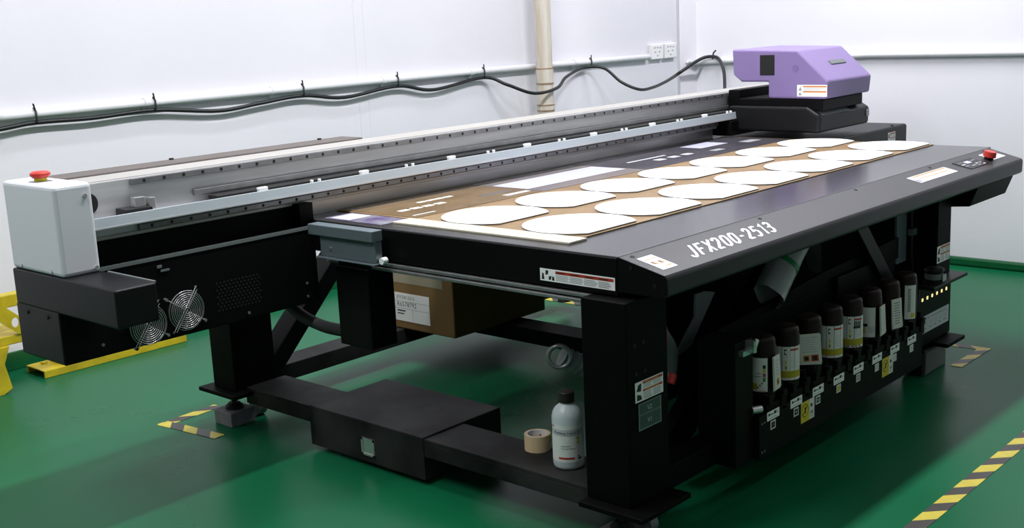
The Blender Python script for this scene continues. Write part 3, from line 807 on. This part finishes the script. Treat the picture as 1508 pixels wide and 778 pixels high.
# ================================================================== sheets and blanks on the bed
bed = tag(MB().box(.152, 2.62, .245, 1.335, TZ+.0003, TZ+.0035).build('backing_board', 'mdf', None, .001), 'brown fibreboard sheet covering the printer bed', 'board')
BZ = TZ+.0038
st1 = thing('cream_strip', 'cream edge strip lying along the end of the printer bed', 'strip', (.11, .6, TZ+.0003))
MB().box(-.04, .04, -.38, .355, 0, .006).build('strip_body', 'cream', st1, .001)
for q in range(3):
    MB().box(-.028+q*.02, -.024+q*.02, -.38, .355, .006, .0063).build('grain_line', 'grain', st1)
R_, CH = .1745, .130
for row, (yc0, lb) in enumerate(((.385, 'along the front panel'), (.735, 'closer to the gantry'))):
    for i in range(7):
        a0 = math.asin(CH/R_)
        n = 40
        pts = []
        for k in range(n+1):
            a = -a0+(PI+2*a0)*k/n
            pts.append((R_*math.cos(a), R_*math.sin(a)))
        th = .005
        m_ = MB()
        k = len(pts)
        m_.add([(p[0], p[1], th) for p in pts], [tuple(range(k))], 0)
        m_.add([(p[0], p[1], 0) for p in pts]+[(p[0], p[1], th) for p in pts], [tuple(range(k))[::-1]]+[(j, (j+1) % k, k+(j+1) % k, k+j) for j in range(k)], 1)
        if row == 0 and i == 0 or row == 1 and i == 0:
            pass
        o = m_.build('round_blank', ['white_disc', 'steel_dark'], None, loc=(.318+i*.3605, yc0, BZ))
        nth = ['first', 'second', 'third', 'fourth', 'fifth', 'sixth', 'last'][i]
        tag(o, 'white round blank, %s from the cream strip, in the row %s' % (nth, lb), 'blank', 'white blanks %s' % ('along the front panel' if row == 0 else 'closer to the gantry'))
def film(name, label, m, x0, x1, y0, y1, z, items):
    f = thing(name, label, 'film sheet', ((x0+x1)/2, (y0+y1)/2, z))
    w_, h_ = x1-x0, y1-y0
    sh = MB().box(-w_/2, w_/2, -h_/2, h_/2, 0, .0012).build('sheet', m, f)
    for (a0, b0, a1, b1, mm) in items:
        MB().box(-w_/2+a0*w_, -w_/2+a1*w_, -h_/2+b0*h_, -h_/2+b1*h_, .0012, .0014).build('print_patch', mm, f)
    return f
film('brown_film', 'brown printed film sheet with small white blocks at the left of the bed', 'brown_film', .165, .80, .945, 1.305, BZ, [(.1+.09*i, .38, .17+.09*i, .46, 'off_white') for i in range(4)]+[(.36+.07*i, .62, .42+.07*i, .68, 'off_white') for i in range(4)]+[(.78, .12, .98, .2, 'pale_print'), (.04, .1, .2, .13, 'pale_print'), (.7, .3, .95, .42, 'brown_tray')])
film('grey_film', 'grey film sheet with a big lilac white rectangle', 'grey_film', .805, 1.44, .935, 1.32, BZ, [(.02, .25, .98, .72, 'lilac_white')])
film('dark_film', 'dark grey printed film sheet near the print head', 'dark_film', 1.445, 2.60, .935, 1.33, BZ, [(.22+.09*i, .3, .27+.09*i, .4, 'pale_print') for i in range(3)]+[(.12, .5, .36, .54, 'pale_print'), (.6, .5, .8, .8, 'lilac_white'), (.55, .2, .62, .3, 'grey_print'), (.85, .3, .95, .45, 'grey_print')])
film('lavender_film', 'small purple and grey film piece at the table corner', 'lavender_film', .03, .15, .965, 1.25, TZ+.0003, [(.1, .6, .9, .95, 'pale_print')])

# ================================================================== ink bottles
def bottle(i, bx):
    names = ['dark brown ink bottle at the latch end of the ink tray with colour chips',
             'dark brown ink bottle, second from the tray latch, with olive band label',
             'dark brown ink bottle with a folded leaflet across its front',
             'dark brown olive-banded ink bottle between the leaflet bottle and the hand pictogram bottle',
             'dark brown ink bottle with a black hand pictogram above an olive band',
             'dark brown ink bottle with label and a leaflet tucked behind it',
             'dark brown ink bottle showing only a narrow folded leaflet',
             'dark brown ink bottle with a narrow barcode label next to the indicator lamps']
    t = thing('ink_bottle', names[i], 'bottle', (bx, -.075, .2855), 0, 'ink bottles in the tray')
    r = .0415
    MB().lathe([(0, 0), (r-.004, 0), (r, .004), (r, .168), (r-.002, .174), (r-.002, .182), (r-.004, .192), (r-.012, .199), (0, .2)], n=32).build('body', 'bottle_brown', t)
    view = math.atan2(CAM.y+.075, CAM.x-bx)   # towards the front left of the tray
    def lab(a0, a1, z0, z1, m, k=1):
        MBs.arc(r+.0004*k, view+math.radians(a0), view+math.radians(a1), z0, z1, m=mats.index(m))
    mats = ['paper', 'olive_print', 'black_print', 'red_print', 'grey_print', 'yellow_print', 'green_print', 'magenta_print', 'pale_print', 'orange_print']
    MBs = MB()
    z0, z1 = .038, .138
    if i == 0:
        lab(-88, 22, z0-.006, z1, 'paper')
        lab(-85, -20, z0, z0+.02, 'olive_print', 2)
        for q, c in enumerate(('black_print', 'yellow_print', 'magenta_print', 'green_print')):
            lab(2, 14, .105-q*.013, .116-q*.013, c, 2)
        lab(-80, -48, .124, .129, 'red_print', 2)
        for q in range(4):
            lab(-20+8*q, -15+8*q, .042+q*.007, .048+q*.007, 'black_print', 2)
        lab(-40, -5, .078, .081, 'grey_print', 2); lab(-25, -5, .088, .091, 'grey_print', 2)
        lab(-20, 15, .034, .036, 'red_print', 2)
    elif i in (1, 3, 4):
        lab(-95, 80, z0-.008, z1, 'paper')
        lab(-95, 80, z0, z0+.022, 'olive_print', 2)
        lab(-8, 2, .112, .13, 'black_print', 2); lab(-5, 3, .116, .126, 'paper', 3)
        lab(18, 60, .125, .131, 'red_print', 2)
        lab(-5, 3, .064, .078, 'yellow_print', 2); lab(-4, 2, .082, .094, 'yellow_print', 2)
        lab(-4, 1, .068, .073, 'black_print', 3)
        for q in range(5):
            lab(15, 60-10*(q % 2), .07+q*.008, .072+q*.008, 'pale_print', 2)
        if i == 4:
            for q in range(4):
                lab(18+9*q, 24+9*q, .1+.004*(q % 2), .122, 'black_print', 2)
            lab(14, 50, .097, .105, 'black_print', 2)
            for q in range(5):
                lab(-30+18*q, -22+18*q, z0-.005, z0-.001, 'black_print', 2)
    elif i == 5:
        lab(-95, 28, z0-.006, z1, 'paper')
        lab(-40, -20, .045, .068, 'yellow_print', 2); lab(-40, -8, .07, .08, 'black_print', 2)
        lab(-80, -50, .124, .13, 'red_print', 2)
        for q in range(4):
            lab(-5, 24, .05+q*.006, .052+q*.006, 'grey_print', 2)
    elif i == 7:
        lab(-2, 60, z0-.006, z1+.02, 'paper')
        for q in range(16):
            lab(12, 28, .06+q*.0055, .0625+q*.0055, 'black_print', 2)
        lab(30, 52, z0, z0+.016, 'yellow_print', 2)
    if MBs.v:
        MBs.build('label', mats, t)
    def leaflet(a_mid, wdt, z0, z1, tilt=.0, items=()):
        a = view+math.radians(a_mid)
        nrm = Vector((math.cos(a), math.sin(a), 0)); tg = Vector((-math.sin(a), math.cos(a), 0))
        o = nrm*(r+.006)-tg*wdt/2+Vector((0, 0, z0))
        sticker('leaflet', t, o, (tg+Z*tilt), (Z-tg*tilt), wdt, z1-z0, 'paper', list(items), .003)
        sticker('leaflet', t, o+nrm*.004+tg*wdt*.12+Z*.004, (tg+Z*(tilt+.05)), (Z-tg*(tilt+.05)), wdt*.9, (z1-z0)*.97, 'off_white', list(items), .001)
    if i == 0:
        leaflet(62, .042, .034, .142, .06, [('r', .3, .1, .7, .3, 'orange_print'), ('r', .4, .14, .6, .24, 'black_print')]+lines(.2, .8, .4, .9, 5, 'pale_print'))
    if i == 2:
        leaflet(5, .074, .045, .145, .05, [('r', .12, .06, .45, .28, 'orange_print'), ('r', .5, .06, .85, .28, 'red_print'), ('r', .18, .1, .38, .24, 'black_print'), ('r', .58, .1, .78, .24, 'black_print')]+lines(.1, .9, .35, .92, 7, 'pale_print'))
    if i == 5:
        leaflet(66, .04, .036, .142, .08, lines(.2, .8, .1, .9, 7, 'pale_print'))
    if i == 6:
        leaflet(42, .046, .03, .138, .06, lines(.15, .85, .1, .9, 9, 'grey_print'))
    return t
for i, bx in enumerate(BX):
    bottle(i, bx)

# ================================================================== loose things
# flushing liquid bottle on the lower shelf
fb = thing('liquid_bottle', 'white plastic flushing liquid bottle with dark cap on the lower shelf', 'bottle', (.085, .265, .1585))
rr = .046
MB().lathe([(0, 0), (rr-.008, 0), (rr-.002, .004), (rr, .012), (rr, .155), (rr-.003, .168), (rr-.010, .181), (rr-.021, .190), (.021, .194), (.021, .2), (0, .2)], n=36, split=50).build('body', 'bottle_white', fb)
MB().lathe([(0, .198), (.023, .198), (.023, .228), (.021, .23), (0, .23)], n=28).build('cap', 'cap_brown', fb)
va = math.atan2(CAM.y-.265, CAM.x-.085)
lm = MB()
lms = ['paper', 'pale_print', 'black_print', 'red_print', 'grey_print', 'yellow_print']
A = lambda a0, a1, z0, z1, m, k: lm.arc(rr+.0003*k, va+math.radians(a0), va+math.radians(a1), z0, z1, n=16, m=lms.index(m))
A(-100, 62, .026, .138, 'paper', 1)
A(62, 95, .026, .138, 'pale_print', 1)
A(-100, 80, .108, .124, 'pale_print', 2)
A(-100, 80, .1235, .1245, 'grey_print', 3); A(-100, 80, .107, .108, 'grey_print', 3)
A(-98, -75, .11, .13, 'black_print', 3)
A(-80, -55, .132, .135, 'red_print', 3)
A(-28, 8, .074, .0765, 'grey_print', 2); A(-28, 26, .067, .069, 'grey_print', 2)
A(-38, 22, .035, .041, 'red_print', 2)
A(36, 52, .033, .038, 'black_print', 2); A(38, 44, .039, .045, 'black_print', 2)
A(32, 42, .094, .102, 'yellow_print', 2); A(32, 42, .082, .09, 'yellow_print', 2)
lm.build('label', lms, fb)
tv, tf = textmesh('Flushing Liquid 07', .0115)
tm = MB()
tm.add([((rr+.0013)*math.cos(va-.95+v[0]/rr), (rr+.0013)*math.sin(va-.95+v[0]/rr), .1125+v[1]) for v in tv], tf)
tm.build('label_text', 'black_print', fb)
# masking tape roll
tr = thing('tape_roll', 'roll of beige masking tape lying on the lower shelf', 'tape', (.135, .43, .1585))
MB().lathe([(.033, 0), (.0405, 0), (.0405, .05), (.033, .05), (.033, 0)], n=36).build('tape', 'tape_beige', tr)
MB().lathe([(.0305, .0005), (.033, .0005), (.033, .0505), (.0305, .0505), (.0305, .0005)], n=36).build('core', 'core_white', tr)
for q in range(6):
    a = q*1.05+.4
    MB().obox((.0303*math.cos(a), .0303*math.sin(a), .03), (-.003*math.sin(a), .003*math.cos(a), 0), (.0004*math.cos(a), .0004*math.sin(a), 0), (0, 0, .006)).build('core_mark', 'red_print', tr)
a = va+.75
MB().add([(.041*math.cos(a), .041*math.sin(a), .001), (.041*math.cos(a+.75), .041*math.sin(a+.75), .001), (.046*math.cos(a+.95), .046*math.sin(a+.95), .043), (.041*math.cos(a+.45), .041*math.sin(a+.45), .038)], [(0, 1, 2, 3)]).build('loose_end', 'tape_beige', tr)
# cardboard box
cbx = thing('cardboard_box', 'brown cardboard carton with a white shipping label resting on the lower beams', 'box', (.9, 1.545, .1585))
MB().box(0, .58, 0, .46, 0, .25).build('carton', 'cardboard', cbx, .006, 3)
for y0, y1 in ((0, .228), (.232, .46)):
    MB().box(0, .58, y0, y1, .2502, .254).build('flap', 'cardboard', cbx, .001)
MB().box(-.0008, .0, .06, .40, .205, .25).build('packing_tape', 'clear_tape', cbx)
MB().box(0, .58, .2, .26, .2542, .2546).build('packing_tape', 'clear_tape', cbx)
sticker('shipping_label', cbx, (-.0012, .36, .036), -Y, Z, .215, .125, 'paper', [('t', 'JFX200-2513', .06, .79, .17, 'black_print'), ('t', 'R6578792', .06, .52, .24, 'black_print'), ('r', 0, .70, 1, .715, 'grey_print'), ('r', 0, .44, 1, .455, 'grey_print'), ('r', .5, 0, .51, .44, 'grey_print'), ('r', .06, .34, .3, .39, 'black_print'), ('r', .06, .24, .26, .28, 'black_print')], .0008)
# concrete block under the rear left foot, block under the near foot
def block(label, loc):
    b = MB().box(-.055, .055, -.055, .055, 0, .057)
    o = b.build('concrete_block', 'concrete', None, .004, loc=loc)
    return tag(o, label, 'block')
block('grey concrete block under the rear foot inside the tape corner', (-.003, 1.845, 0))
block('grey concrete block under the near front foot', (.0025, .0115, 0))
# spool on the small shelf by the right leg
sp = thing('cable_spool', 'black spool with grey tape windings on the small shelf by the right leg', 'spool', (1.85, -.09, .4055))
MB().lathe([(r_*.75, z_*.75) for r_, z_ in [(0, 0), (.05, 0), (.05, .012), (.04, .016), (.04, .05), (.048, .054), (.05, .066), (.046, .074), (.02, .078), (0, .078)]], n=28).build('body', 'black_satin', sp)
MB().lathe([(.031, .013), (.0345, .0145), (.0345, .0345), (.031, .037)], n=28).build('winding', 'plate_grey', sp)
sticker('tag_paper', sp, (-.010, -.038, .008), X, Z, .032, .026, 'pale_print', lines(.1, .9, .1, .9, 4), .001)
